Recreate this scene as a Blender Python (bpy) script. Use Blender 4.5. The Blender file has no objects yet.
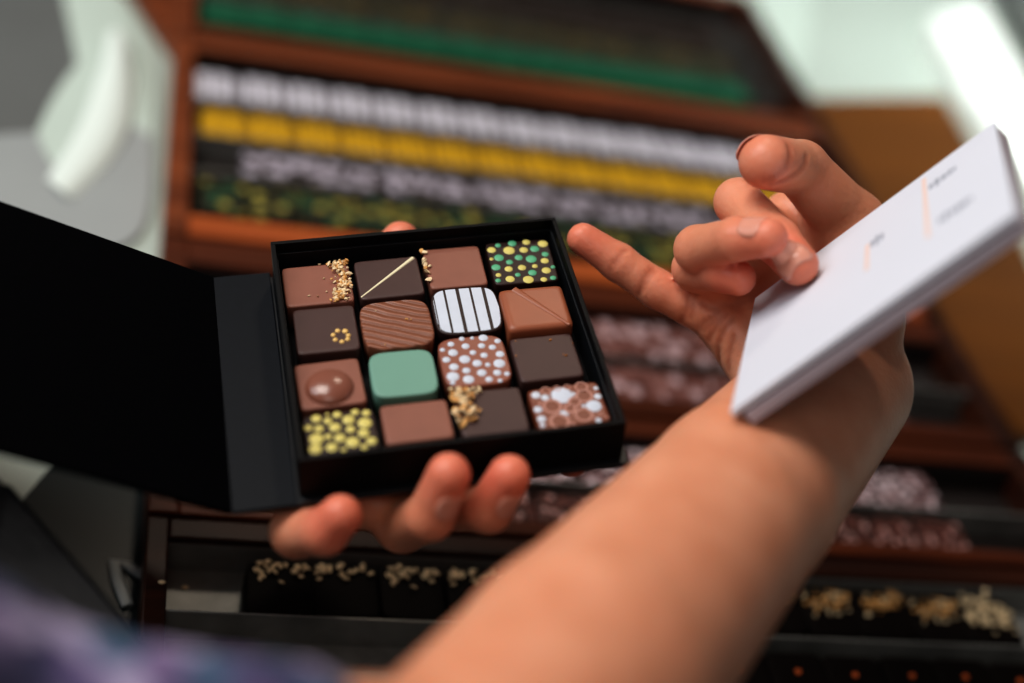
import bpy, bmesh, math, random
import numpy as np
from mathutils import Vector, Matrix
random.seed(7); rng = np.random.default_rng(7)
scene = bpy.context.scene
COL = scene.collection

# ------------------------------------------------------------------ camera geometry
F = 1422.2; CX, CY = 512.0, 341.5
v1 = np.array([-286., -1209., 1422.]); v1 /= np.linalg.norm(v1)          # away from viewer along the counter
v2 = np.array([1., .1, .286]); v2 -= v1*v1.dot(v2); v2 /= np.linalg.norm(v2)
v3 = np.cross(v2, v1)                                                     # up
RW = np.array([v2, v1, v3]); CAM = np.array([0., 0., 1.43])
K = .90                                                                   # the counter lies this much closer
TOP = 1.43-.53*K                                                                # height of the tray rims

def at(px, py, d):
    return RW @ np.array([(px-CX)/F*d, (py-CY)/F*d, d]) + CAM
def onz(px, py, z=TOP):
    v = RW @ np.array([(px-CX)/F, (py-CY)/F, 1.]); return CAM + v*((z-CAM[2])/v[2])
def rod(w):
    t = np.linalg.norm(w); k = w/t
    K = np.array([[0, -k[2], k[1]], [k[2], 0, -k[0]], [-k[1], k[0], 0]])
    return np.eye(3)+np.sin(t)*K+(1-np.cos(t))*K@K
BW = RW @ rod(np.array([2.3373, -.2082, .1608])); BO = RW @ np.array([-.0285, -.0056, .5524]) + CAM   # gift box frame
def bpt(x, y, z): return BW @ np.array([x, y, z]) + BO
def onbox(px, py, z):
    d = RW @ np.array([(px-CX)/F, (py-CY)/F, 1.]); o = BW.T @ (CAM-BO); d = BW.T @ d
    return o + d*((z-o[2])/d[2])
BOXM = Matrix(((BW[0,0],BW[0,1],BW[0,2],BO[0]),(BW[1,0],BW[1,1],BW[1,2],BO[1]),(BW[2,0],BW[2,1],BW[2,2],BO[2]),(0,0,0,1)))

cd = bpy.data.cameras.new('camera'); cam = bpy.data.objects.new('camera', cd); COL.objects.link(cam)
m = Matrix.Identity(4)
for i in range(3):
    m[i][0] = RW[i,0]; m[i][1] = -RW[i,1]; m[i][2] = -RW[i,2]; m[i][3] = CAM[i]
cam.matrix_world = m
cd.sensor_width = 36; cd.lens = 50; cd.clip_start = .01
cd.dof.use_dof = True; cd.dof.focus_distance = .578; cd.dof.aperture_fstop = 2.1
scene.camera = cam

# ------------------------------------------------------------------ materials
def srgb(r, g, b):
    f = lambda c: (c/255/12.92 if c/255 <= .04045 else ((c/255+.055)/1.055)**2.4)
    return (f(r), f(g), f(b), 1)
class NT:
    def __init__(s, name):
        s.m = bpy.data.materials.new(name); s.m.use_nodes = True; s.n = s.m.node_tree.nodes; s.l = s.m.node_tree.links
        s.b = s.n['Principled BSDF']
    def add(s, t, **kw):
        x = s.n.new(t)
        for k, v in kw.items():
            if k in x.inputs: x.inputs[k].default_value = v
            else: setattr(x, k, v)
        return x
    def link(s, a, b): s.l.new(a, b)
    def coords(s): return s.add('ShaderNodeTexCoord').outputs['Object']
    def ramp(s, fac, stops, interp='LINEAR'):
        r = s.add('ShaderNodeValToRGB'); r.color_ramp.interpolation = interp
        e = r.color_ramp.elements
        while len(e) < len(stops): e.new(.5)
        for i, (p, c) in enumerate(stops): e[i].position = p; e[i].color = c
        s.link(fac, r.inputs[0]); return r.outputs[0]
    def mix(s, fac, a, b):
        x = s.add('ShaderNodeMix', data_type='RGBA')
        for v, i in ((fac, 0), (a, 6), (b, 7)):
            if hasattr(v, 'links'): s.link(v, x.inputs[i])
            else: x.inputs[i].default_value = v
        return x.outputs[2]
    def bump(s, h, strength, dist=.001):
        b = s.add('ShaderNodeBump', Strength=strength, Distance=dist); s.link(h, b.inputs['Height']); s.link(b.outputs[0], s.b.inputs['Normal'])
def mat(name, col, rough=.5, spec=.5, noise=0, nscale=60, bump=0, bscale=300, bdist=.0005, sss=0, coat=0, metal=0):
    t = NT(name); b = t.b
    b.inputs['Roughness'].default_value = rough; b.inputs['Specular IOR Level'].default_value = spec
    b.inputs['Coat Weight'].default_value = coat; b.inputs['Coat Roughness'].default_value = .2; b.inputs['Metallic'].default_value = metal
    co = t.coords()
    n = t.add('ShaderNodeTexNoise', Scale=nscale, Detail=4.); t.link(co, n.inputs['Vector'])
    k = noise
    c2 = tuple(min(1, c*(1+k)) for c in col[:3])+(1,); c1 = tuple(c*(1-k) for c in col[:3])+(1,)
    t.link(t.ramp(n.outputs[0], [(.3, c1), (.7, c2)]), b.inputs['Base Color'])
    if sss:
        b.inputs['Subsurface Weight'].default_value = sss; b.inputs['Subsurface Radius'].default_value = (1, .4, .25); b.inputs['Subsurface Scale'].default_value = .002
    if bump:
        n2 = t.add('ShaderNodeTexNoise', Scale=bscale, Detail=5.); t.link(co, n2.inputs['Vector']); t.bump(n2.outputs[0], bump, bdist)
    return t.m
def wood(name, c1, c2, scale=1.0, rough=.4):
    t = NT(name); co = t.coords()
    mp = t.add('ShaderNodeMapping'); mp.inputs['Scale'].default_value = (3*scale, 40*scale, 40*scale); t.link(co, mp.inputs[0])
    n = t.add('ShaderNodeTexNoise', Scale=2., Detail=6., Distortion=.6); t.link(mp.outputs[0], n.inputs['Vector'])
    t.link(t.ramp(n.outputs[0], [(.3, c1), (.7, c2)]), t.b.inputs['Base Color'])
    t.b.inputs['Roughness'].default_value = rough; t.b.inputs['Specular IOR Level'].default_value = .2
    t.bump(n.outputs[0], .15); return t.m
def spotted(name, base, spots, scale, radius, rough=.45):
    t = NT(name); co = t.coords(); oi = t.add('ShaderNodeObjectInfo')
    ad = t.add('ShaderNodeVectorMath', operation='ADD'); t.link(co, ad.inputs[0]); t.link(oi.outputs['Random'], ad.inputs[1])
    v = t.add('ShaderNodeTexVoronoi', Scale=scale, Randomness=.75); v.voronoi_dimensions = '2D'; t.link(ad.outputs[0], v.inputs['Vector'])
    stops = [((i)/len(spots), c) for i, c in enumerate(spots)]
    sep = t.add('ShaderNodeSeparateColor'); t.link(v.outputs['Color'], sep.inputs[0])
    sc = t.ramp(sep.outputs[0], stops, 'CONSTANT') if len(spots) > 1 else spots[0]
    lt = t.add('ShaderNodeMath', operation='LESS_THAN'); t.link(v.outputs['Distance'], lt.inputs[0]); lt.inputs[1].default_value = radius
    t.link(t.mix(lt.outputs[0], base, sc), t.b.inputs['Base Color']); t.b.inputs['Roughness'].default_value = rough; t.b.inputs['Specular IOR Level'].default_value = .25
    return t.m
def striped(name, a, b, scale, thr, axis=0):
    t = NT(name); co = t.coords(); s = t.add('ShaderNodeSeparateXYZ'); t.link(co, s.inputs[0])
    mu = t.add('ShaderNodeMath', operation='MULTIPLY'); t.link(s.outputs[axis], mu.inputs[0]); mu.inputs[1].default_value = scale
    fr = t.add('ShaderNodeMath', operation='FRACT'); t.link(mu.outputs[0], fr.inputs[0])
    lt = t.add('ShaderNodeMath', operation='LESS_THAN'); t.link(fr.outputs[0], lt.inputs[0]); lt.inputs[1].default_value = thr
    t.link(t.mix(lt.outputs[0], a, b), t.b.inputs['Base Color']); t.b.inputs['Roughness'].default_value = .4
    return t.m

M = {}
M['milk'] = mat('milk_chocolate', srgb(134, 86, 71), .45, .3, .06, 80, .10, 120, sss=.03)
M['milk2'] = mat('milk_chocolate_warm', srgb(146, 84, 58), .38, .35, .05, 80, .08, 120, sss=.03)
M['dark'] = mat('dark_chocolate', srgb(70, 49, 46), .45, .3, .06, 80, .10, 120)
M['deep'] = mat('deep_dark_chocolate', srgb(42, 25, 22), .45, .3, .1, 80, .10, 120)
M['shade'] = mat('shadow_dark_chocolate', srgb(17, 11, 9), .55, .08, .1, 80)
M['mint'] = mat('mint_green_coating', srgb(108, 150, 134), .45, .35, .02, 60)
M['white'] = mat('white_cocoa_butter', srgb(196, 202, 214), .5, .3, .03, 200)
M['cream'] = mat('cream_chocolate', srgb(232, 222, 186), .5, .4, .05, 200)
M['yellow'] = mat('yellow_cocoa_butter', srgb(206, 192, 108), .5, .4, .08, 200)
M['green'] = mat('green_cocoa_butter', srgb(88, 166, 126), .45, .4, .05, 200)
M['gold'] = mat('gold_cocoa_butter', srgb(226, 186, 112), .4, .5, .05, 200)
M['amber'] = mat('amber_crumb', srgb(170, 110, 55), .5, .4, .1, 200)
M['pink'] = mat('pale_pink_print', srgb(176, 126, 112), .5, .4, .06, 300)
M['rose'] = mat('brown_print', srgb(116, 60, 40), .4, .4, .05, 300)
M['nut'] = mat('toasted_nut', srgb(216, 164, 100), .55, .3, .2, 400)
M['nutpale'] = mat('pale_nut', srgb(232, 208, 168), .55, .3, .15, 400)
M['boxblack'] = mat('black_card', srgb(5, 5, 7), .5, .15, .1, 300, .1, 900, .0002)
M['boxspine'] = mat('black_card_spine', srgb(11, 15, 21), .5, .14, .1, 300, .1, 900, .0002)
M['boxrim'] = mat('black_card_edge', srgb(16, 19, 23), .4, .4, .1, 300)
M['lidblack'] = mat('black_matt_paper', srgb(3, 3, 5), .7, .03, .1, 300)
M['paper'] = mat('white_paper', srgb(212, 214, 224), .6, .3, .01, 20)
M['paper2'] = mat('grey_paper', srgb(178, 168, 176), .6, .3, .03, 20)
M['ink'] = mat('grey_ink', srgb(160, 163, 174), .7, .2)
M['inkorange'] = mat('orange_ink', srgb(224, 200, 192), .7, .2)
M['gapshade'] = mat('page_gap_shade', srgb(34, 28, 36), .6, .3)
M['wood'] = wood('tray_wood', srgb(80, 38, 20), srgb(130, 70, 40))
M['woodd'] = wood('tray_wood_dark', srgb(34, 16, 10), srgb(60, 29, 16))  # nearest tray's shade put into the wood colour; also plain dark brown wood
M['woodlit'] = wood('tray_wood_lit', srgb(128, 60, 27), srgb(194, 104, 54))  # local light on one tray's front strip, put into the wood colour
M['woodshaded'] = wood('tray_wood_shaded', srgb(54, 24, 12), srgb(94, 44, 22))  # shade over the two short trays, put into the wood colour
M['ochre'] = wood('ochre_board', srgb(84, 48, 9), srgb(102, 60, 14), .4, .5)
M['steel'] = mat('tray_liner_steel', srgb(128, 128, 124), .42, .3, .25, 40, metal=.2)
M['liner'] = mat('tray_liner_dark', srgb(38, 32, 30), .4, .5, .2, 40)
M['black'] = mat('black_frame', srgb(14, 13, 14), .4, .5)
M['worktop'] = mat('pale_worktop', srgb(172, 184, 176), .35, .5, .02, 5)
M['glass'] = mat('dark_glossy_panel', srgb(26, 33, 34), .3, .25, .1, 6)
M['palegrey'] = mat('pale_grey_film', srgb(150, 155, 155), .45, .5, .05, 10)
M['palemint'] = mat('pale_mint_film', srgb(190, 205, 196), .4, .5, .03, 10)
M['brightwhite'] = mat('bright_white_film', srgb(238, 245, 240), .4, .5, .01, 10)
M['filmglint'] = mat('film_glint', srgb(214, 224, 218), .5, .4, .01, 10)
M['midgrey'] = mat('mid_grey_film', srgb(98, 101, 100), .45, .5, .06, 10)
M['bag'] = mat('black_leather', srgb(14, 14, 18), .3, .6, .2, 60, .2, 300)
M['floor'] = mat('shop_floor', srgb(120, 110, 100), .6)
M['wall'] = mat('shop_wall', srgb(190, 190, 182), .8)
M['nail'] = mat('fingernail', srgb(216, 150, 130), .3, .5, .03, 300, sss=.1)

# row chocolates
WHITE = srgb(205, 203, 212)
M['row_white'] = striped('white_striped', srgb(60, 40, 38), srgb(198, 196, 206), 80, .78)
M['row_yellow'] = striped('yellow_ribbed', srgb(96, 66, 12), srgb(196, 150, 18), 76, .82)
M['row_silver'] = spotted('silver_speckled', srgb(50, 40, 42), [srgb(176, 168, 180)], 85, .40)
M['row_goldgreen'] = spotted('gold_green_dotted', srgb(34, 34, 22), [srgb(150, 140, 66), srgb(36, 80, 54)], 78, .30)
M['row_teal'] = mat('teal_green_coating', srgb(26, 84, 60), .5, .2, .15, 60)
M['row_olive'] = spotted('olive_dotted', srgb(38, 30, 20), [srgb(92, 78, 34), srgb(40, 52, 34)], 120, .34)
M['row_brown'] = mat('plain_brown', srgb(34, 21, 16), .55, .1, .1, 60)
M['row_pink'] = spotted('pink_speckled', srgb(88, 52, 46), [srgb(178, 150, 152), srgb(130, 90, 84)], 90, .4)
M['row_pinkwhite'] = spotted('pink_white_speckled', srgb(52, 30, 28), [srgb(205, 186, 190), srgb(160, 130, 132)], 170, .37)
M['row_rose'] = spotted('rose_speckled', srgb(46, 25, 21), [srgb(170, 130, 124), srgb(110, 68, 60)], 180, .36)

def skin_mat():
    t = NT('skin'); co = t.coords()
    n = t.add('ShaderNodeTexNoise', Scale=45., Detail=5.); t.link(co, n.inputs['Vector'])
    base = t.ramp(n.outputs[0], [(.3, srgb(205, 136, 104)), (.7, srgb(220, 155, 124))])
    at_ = t.add('ShaderNodeAttribute', attribute_name='redness')
    c = t.mix(at_.outputs['Fac'], base, srgb(216, 112, 90))
    at2 = t.add('ShaderNodeAttribute', attribute_name='crease')
    c = t.mix(at2.outputs['Fac'], c, srgb(150, 72, 48))
    t.link(c, t.b.inputs['Base Color'])
    t.b.inputs['Roughness'].default_value = .42; t.b.inputs['Specular IOR Level'].default_value = .4
    t.b.inputs['Subsurface Weight'].default_value = .25; t.b.inputs['Subsurface Radius'].default_value = (1, .35, .2); t.b.inputs['Subsurface Scale'].default_value = .004
    n2 = t.add('ShaderNodeTexNoise', Scale=420., Detail=5.); t.link(co, n2.inputs['Vector']); t.bump(n2.outputs[0], .34, .0008)
    return t.m
M['skin'] = skin_mat()
def shirt_mat():
    t = NT('floral_shirt'); co = t.coords()
    n = t.add('ShaderNodeTexNoise', Scale=30., Detail=3., Distortion=1.5); t.link(co, n.inputs['Vector'])
    v = t.add('ShaderNodeTexVoronoi', Scale=38.); t.link(n.outputs['Color'], v.inputs['Vector'])
    v2_ = t.add('ShaderNodeTexVoronoi', Scale=85.); t.link(co, v2_.inputs['Vector'])
    sep = t.add('ShaderNodeSeparateColor'); t.link(v2_.outputs['Color'], sep.inputs[0])
    c = t.ramp(sep.outputs[0], [(0, srgb(40, 42, 74)), (.25, srgb(92, 78, 118)), (.45, srgb(34, 40, 66)), (.6, srgb(116, 96, 134)), (.75, srgb(40, 92, 112)), (.88, srgb(178, 168, 196))], 'CONSTANT')
    c2 = t.ramp(n.outputs[0], [(.35, srgb(36, 38, 66)), (.5, srgb(96, 80, 116)), (.62, srgb(44, 62, 96)), (.72, srgb(170, 150, 178))])
    t.link(t.mix(.3, c, c2), t.b.inputs['Base Color']); t.b.inputs['Roughness'].default_value = .85
    return t.m
M['shirt'] = shirt_mat()

# ------------------------------------------------------------------ object helpers
def link_obj(name, me, mats, parent=None, smooth=False):
    o = bpy.data.objects.new(name, me); COL.objects.link(o)
    for k in (mats if isinstance(mats, (list, tuple)) else [mats]): me.materials.append(M[k] if isinstance(k, str) else k)
    if smooth:
        me.polygons.foreach_set('use_smooth', [True]*len(me.polygons))
    if parent: o.parent = parent
    return o
def mesh(verts, faces, mi=None):
    me = bpy.data.meshes.new('m'); me.from_pydata([tuple(map(float, v)) for v in verts], [], faces); me.update()
    if mi is not None: me.polygons.foreach_set('material_index', mi)
    return me
def bm_mesh(bm):
    me = bpy.data.meshes.new('m'); bmesh.ops.recalc_face_normals(bm, faces=bm.faces[:]); bm.to_mesh(me); bm.free(); return me
def add_box(bm, lo, hi, bev=0):
    vs = [bm.verts.new((x, y, z)) for x in (lo[0], hi[0]) for y in (lo[1], hi[1]) for z in (lo[2], hi[2])]
    fs = [bm.faces.new([vs[i] for i in q]) for q in ((0,1,3,2),(4,6,7,5),(0,4,5,1),(2,3,7,6),(0,2,6,4),(1,5,7,3))]
    if bev:
        es = list({e for f in fs for e in f.edges})
        bmesh.ops.bevel(bm, geom=es, offset=bev, segments=2, affect='EDGES', profile=.5)
def boxes(name, lst, mats, parent=None, bev=.0004):
    bm = bmesh.new()
    for lo, hi in lst: add_box(bm, lo, hi, bev)
    return link_obj(name, bm_mesh(bm), mats, parent)
def empty(name, M4=None):
    o = bpy.data.objects.new(name, None); COL.objects.link(o); o.empty_display_size = .02
    if M4 is not None: o.matrix_world = M4
    return o
def tag(o, label, cat, group=None, kind=None):
    if label: o['label'] = label
    if cat: o['category'] = cat
    if group: o['group'] = group
    if kind: o['kind'] = kind
    return o
def struct(o): o['kind'] = 'structure'; return o
def extrude_poly(pts, down):            # pts: 3D polygon, extruded along vector
    n = len(pts); P = [np.array(p, float) for p in pts]; Q = [p+np.array(down, float) for p in P]
    fs = [list(range(n)), list(range(2*n-1, n-1, -1))]+[[i, i+n, (i+1) % n+n, (i+1) % n] for i in range(n)]
    me = mesh(P+Q, fs); bm = bmesh.new(); bm.from_mesh(me); return bm_mesh(bm)

# ------------------------------------------------------------------ signed-distance modelling for the skin
class Cone:
    def __init__(s, a, b, ra, rb): s.a = np.array(a, float); s.b = np.array(b, float); s.ra, s.rb = ra, rb
    def __call__(s, P):
        ba = s.b-s.a; L = ba.dot(ba)+1e-12; pa = P-s.a
        t = np.clip((pa@ba)/L, 0, 1); r = s.ra+(s.rb-s.ra)*t
        return np.sqrt(((pa-t[..., None]*ba)**2).sum(-1))-r
class Ell:
    def __init__(s, c, ax, rad): s.c = np.array(c, float); s.A = np.array(ax, float); s.r = np.array(rad, float)
    def __call__(s, P):
        q = ((P-s.c)@s.A.T)/s.r; k0 = np.sqrt((q*q).sum(-1))+1e-9; k1 = np.sqrt(((q/s.r)**2).sum(-1))+1e-9
        return k0*(k0-1)/k1
def smin(a, b, k):
    h = np.clip(.5+.5*(b-a)/k, 0, 1); return b+(a-b)*h-k*h*(1-h)
def smax(a, b, k): return -smin(-a, -b, k)
def union(ps, P, k, cen=None, rad=None):
    d = None
    for p in ps:
        if cen is not None and p(cen[None])[0] > rad: continue
        x = p(P); d = x if d is None else smin(d, x, k)
    return d
def surface_net(sdf, lo, hi, h, N=56):
    lo = np.floor(np.array(lo)/h).astype(int); hi = np.ceil(np.array(hi)/h).astype(int)
    VV, KK, FF = [], [], []
    half = (N+2)*h/2*1.7321
    for i0 in range(lo[0], hi[0], N):
        for j0 in range(lo[1], hi[1], N):
            for k0 in range(lo[2], hi[2], N):
                b = np.array([i0, j0, k0]); cen = (b+N/2)*h
                if abs(sdf(cen[None], None, None)[0]) > half+.012: continue
                g = [np.arange(b[i]-1, b[i]+N+1) for i in range(3)]
                G = np.stack(np.meshgrid(*g, indexing='ij'), -1)
                P = (G*h).reshape(-1, 3)
                D = sdf(P, cen, half+.035).reshape(G.shape[:3])
                if D.min() > 0 or D.max() < 0: continue
                S = D < 0; n = N+1
                cnt = np.zeros((n, n, n)); acc = np.zeros((n, n, n, 3))
                for ax in range(3):
                    sl0 = [slice(None)]*3; sl1 = [slice(None)]*3; sl0[ax] = slice(0, n); sl1[ax] = slice(1, n+1)
                    A, B = D[tuple(sl0)], D[tuple(sl1)]; X = (S[tuple(sl0)] != S[tuple(sl1)])
                    t = np.where(X, A/np.where(X, A-B, 1), 0)
                    o1, o2 = [q for q in range(3) if q != ax]
                    for u in (0, 1):
                        for w in (0, 1):
                            s = [slice(None)]*3; s[o1] = slice(u, u+n); s[o2] = slice(w, w+n)
                            x = X[tuple(s)]; tt = t[tuple(s)]
                            cnt += x; acc[..., ax] += x*tt; acc[..., o1] += x*u; acc[..., o2] += x*w
                cm = cnt > 0
                idx = -np.ones((n, n, n), int); idx[cm] = np.arange(cm.sum())
                cells = np.argwhere(cm)
                V = (cells+(b-1)+acc[cm]/cnt[cm][:, None])*h
                gi = cells+(b-1)+4000
                K = (gi[:, 0]*8000+gi[:, 1])*8000+gi[:, 2]
                base = sum(len(x) for x in VV)
                VV.append(V); KK.append(K)
                for ax in range(3):
                    o1, o2 = (ax+1) % 3, (ax+2) % 3
                    sl0 = [slice(1, n)]*3; sl1 = [slice(1, n)]*3; sl1[ax] = slice(2, n+1)
                    A, B = S[tuple(sl0)], S[tuple(sl1)]
                    e = np.argwhere(A != B)
                    if not len(e): continue
                    c = e+1; flip = A[tuple(e.T)]
                    def cell(d1, d2):
                        q = c.copy(); q[:, o1] -= d1; q[:, o2] -= d2; return idx[tuple(q.T)]
                    quad = np.stack([cell(1, 1), cell(0, 1), cell(0, 0), cell(1, 0)], 1)
                    quad[~flip] = quad[~flip][:, ::-1]
                    FF.append(quad+base)
    V = np.concatenate(VV); K = np.concatenate(KK); Fc = np.concatenate(FF)
    u, first, inv = np.unique(K, return_index=True, return_inverse=True)
    return V[first], inv[Fc]
def sdf_mesh(V, Fc):
    me = bpy.data.meshes.new('m'); me.vertices.add(len(V)); me.vertices.foreach_set('co', V.ravel())
    me.loops.add(len(Fc)*4); me.loops.foreach_set('vertex_index', Fc.ravel().astype(np.int32))
    me.polygons.add(len(Fc)); me.polygons.foreach_set('loop_start', np.arange(0, len(Fc)*4, 4, dtype=np.int32))
    me.update(calc_edges=True); me.validate(); return me

# ------------------------------------------------------------------ chocolates
def choc_mesh(w, d, h, ex=8., bev=.0012, N=72, R=10, fn=None, skew=0):
    th = np.linspace(0, 2*np.pi, N, endpoint=False)
    c, s = np.cos(th), np.sin(th)
    r = (np.abs(c)**ex+np.abs(s)**ex)**(-1/ex)
    ux, uy = r*c, r*s
    rings = [(0., 0.), (bev*.3, 0.)]; rings[0] = (0., bev*.3); rings[1] = (bev*.3, 0.)
    rings.append((h-bev, 0.))
    for a in (22, 45, 67, 90): rings.append((h-bev+bev*math.sin(math.radians(a)), bev*(1-math.cos(math.radians(a)))))
    V, Fc = [], []
    for z, ins in rings:
        for i in range(N): V.append((ux[i]*(w/2-ins), uy[i]*(d/2-ins), z))
    for q in range(1, R):
        k = 1-q/R
        for i in range(N): V.append((ux[i]*(w/2-bev)*k, uy[i]*(d/2-bev)*k, h))
    V.append((0, 0, h)); n = len(rings)+R-1
    for q in range(n-1):
        for i in range(N): Fc.append((q*N+i, q*N+(i+1) % N, (q+1)*N+(i+1) % N, (q+1)*N+i))
    for i in range(N): Fc.append(((n-1)*N+i, (n-1)*N+(i+1) % N, len(V)-1))
    Fc.append(tuple(range(N-1, -1, -1)))
    if fn: V = [(x, y, z+(fn(x, y) if z > h*.9 else 0)) for x, y, z in V]
    return mesh(V, Fc)
def discs(lst, z, th=.00025, n=20, ry=1.):       # (x, y, radius, material index)
    V, Fc, mi = [], [], []
    for x, y, r, m_ in lst:
        b = len(V); V.append((x, y, z+th))
        for k, zz in ((.82, z+th*.92), (1., z)):
            for i in range(n): a = 2*math.pi*i/n; V.append((x+r*k*math.cos(a), y+r*k*ry*math.sin(a), zz))
        for i in range(n):
            j = (i+1) % n
            Fc.append((b, b+1+i, b+1+j)); mi.append(m_)
            Fc.append((b+1+i, b+1+n+i, b+1+n+j, b+1+j)); mi.append(m_)
    return mesh(V, Fc, mi)
def ring_strips(lst, z, n=28):                     # (x,y,r0,r1,mat)
    V, Fc, mi = [], [], []
    for x, y, r0, r1, m_ in lst:
        b = len(V)
        for r in (r0, r1):
            for i in range(n): a = 2*math.pi*i/n; V.append((x+r*math.cos(a), y+r*math.sin(a), z))
        for i in range(n): j = (i+1) % n; Fc.append((b+i, b+n+i, b+n+j, b+j)); mi.append(m_)
    return V, Fc, mi
def bits(lst):                                      # lumpy little nuggets: (x,y,z,size,mat)
    V, Fc, mi = [], [], []
    for x, y, z, s, m_ in lst:
        b = len(V); q = rng.normal(size=3); q /= np.linalg.norm(q); rr = rod(q*rng.uniform(.2, 3))
        a = np.array([s*rng.uniform(.8, 1.3), s*rng.uniform(.5, .9), s*rng.uniform(.4, .7)])
        for P in ((1,0,0),(-1,0,0),(0,1,0),(0,-1,0),(0,0,1),(0,0,-1),(.65,.65,.5),(-.65,.65,-.5),(.6,-.65,.5),(-.65,-.6,.5)):
            V.append(np.array([x, y, z])+rr@(np.array(P)*a*rng.uniform(.85, 1.15)))
    # convex hull per nugget
    bm = bmesh.new()
    for i, (x, y, z, s, m_) in enumerate(lst):
        vs = [bm.verts.new(tuple(V[i*10+k])) for k in range(10)]
        res = bmesh.ops.convex_hull(bm, input=vs)
        for g in res['geom']:
            if isinstance(g, bmesh.types.BMFace): g.material_index = m_
    loose = [v for v in bm.verts if not v.link_faces]
    bmesh.ops.delete(bm, geom=loose, context='VERTS')
    return bm_mesh(bm)
def almond_chip(lst):                               # flat seeds: (x,y,z,len,ang,tilt)
    bm = bmesh.new()
    for x, y, z, s, a, tl in lst:
        mt = Matrix.Translation((x, y, z)) @ Matrix.Rotation(a, 4, 'Z') @ Matrix.Rotation(tl, 4, 'X')
        r = bmesh.ops.create_icosphere(bm, subdivisions=2, radius=1.)
        for v in r['verts']:
            p = v.co; k = 1-.35*max(0, p.x); v.co = mt @ Vector((p.x*s, p.y*s*.62*k, p.z*s*.3))
    return bm_mesh(bm)

ZF, ZT = -.0192, -.007                              # box floor and chocolate top, in the box frame
HC = ZT-ZF
Z1 = lambda x, y: (260+x*380/1024, 210+y*253/682.)
ZB = lambda x, y: (425+x/5.689, 230+y/5.689)
ZC = lambda x, y: (280+x/5.689, 345+y/5.689)
ZD = lambda x, y: (440+x/5.689, 330+y/5.689)
ZA = lambda x, y: (265+x/5.689, 235+y/5.689)

def choc(name, quad, mats, label, ex=18., bev=.0008, fn=None, top=ZT, scale=.985, R=10):
    P = np.array([onbox(*Z1(*q), top)[:2] for q in quad])        # TL TR BR BL
    c = P.mean(0); w = (np.linalg.norm(P[1]-P[0])+np.linalg.norm(P[2]-P[3]))/2; d = (np.linalg.norm(P[0]-P[3])+np.linalg.norm(P[1]-P[2]))/2
    ax = (P[1]-P[0]+P[2]-P[3]); ang = math.atan2(ax[1], ax[0])*.5
    w = min(w, .0284)*scale; d = min(d, .0272)*scale
    c[0] = np.clip(c[0], -.0575+w/2, .0575-w/2); c[1] = np.clip(c[1], -.0575+d/2, .0575-d/2)
    o = empty(name, BOXM @ Matrix.Translation((c[0], c[1], ZF)) @ Matrix.Rotation(ang, 4, 'Z'))
    h = top-ZF
    link_obj('chocolate_shell', choc_mesh(w, d, h, ex, bev, fn=fn, R=R), mats, o, True)
    tag(o, label, 'chocolate', 'assorted chocolates in the gift box')
    def loc(zf, x, y, dz=0.):
        p = onbox(*zf(x, y), top+dz)[:2]-c; ca, sa = math.cos(-ang), math.sin(-ang)
        return (p[0]*ca-p[1]*sa, p[0]*sa+p[1]*ca)
    o['_w'] = w
    return o, h, w, d, loc
PXM = .5755/1422.2/5.689                            # metres per zoomed pixel near the box
def clipdisc(lst, w, d, ex, mrg=.0002):
    out = []
    for x, y, r, m_ in lst:
        for _ in range(30):
            k = (abs((abs(x)+r)/(w/2-mrg))**ex+abs((abs(y)+r*.7)/(d/2-mrg))**ex)
            if k <= 1: break
            x *= .992; y *= .992; r *= .965
        out.append((x, y, r, m_))
    return out

# row 1
o, h, w, d, L = choc('milk_chocolate_square', [(55,155),(240,140),(255,245),(70,265)], 'milk', 'milk chocolate square topped with chopped nut flakes, in the back left corner of the box')
cl = []
for i in range(190):
    t = rng.uniform(0, 1); x, y = L(ZA, 405+45*math.sin(t*3)+rng.normal(0, 28), 140+t*245)
    x = min(max(x, -w/2), w/2-.0006); y = min(max(y, -d/2+.0006), d/2-.0006)
    cl.append((x, y, h+rng.uniform(.0002, .0016), rng.uniform(.0005, .0013), int(rng.random() < .5)))
for x_, y_ in ((300,350),(250,348),(310,170),(335,250),(350,325)):
    x, y = L(ZA, x_, y_); cl.append((x, y, h+.0003, .0006, 1))
link_obj('nut_flakes', bits(cl), ['nut', 'nutpale'], o)
o, h, w, d, L = choc('dark_chocolate_square', [(250,138),(428,122),(442,225),(270,245)], 'dark', 'dark chocolate square crossed by one thin white diagonal stroke, back row of the box')
a, b = np.array(L(ZA, 545, 355)), np.array(L(ZA, 842, 130)); q = (b-a)/np.linalg.norm(b-a); nn = np.array([-q[1], q[0]])
V, Fc = [], []
for i in range(13):
    t = i/12; p = a+(b-a)*t; r = .0003+.00055*t
    for k in range(7):
        s = math.pi*k/6; V.append((*(p+nn*r*math.cos(s)), h+r*.7*math.sin(s)-.0001))
for i in range(12):
    for k in range(6): Fc.append((i*7+k, i*7+k+1, i*7+k+8, i*7+k+7))
link_obj('white_chocolate_stroke', mesh(V, Fc), 'cream', o, True)
o, h, w, d, L = choc('milk_chocolate_square', [(440,105),(590,95),(617,200),(455,215)], 'milk', 'milk chocolate square with a few pale nut pieces along its left edge')
cl = []
for x_, y_, s in ((872,100,.0014),(908,105,.0012),(868,150,.0010),(880,165,.0014),(875,200,.0012),(915,180,.0012),(938,182,.0010),(925,215,.0013),(930,260,.0015),(900,215,.0010),(892,185,.0011)):
    x, y = L(ZA, x_, y_); cl.append((max(x, -w/2-.0004), min(y, d/2-.001), h+.0006, s*1.3, int(rng.random() < .8)))
link_obj('nut_pieces', bits(cl), ['nut', 'nutpale'], o)
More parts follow.
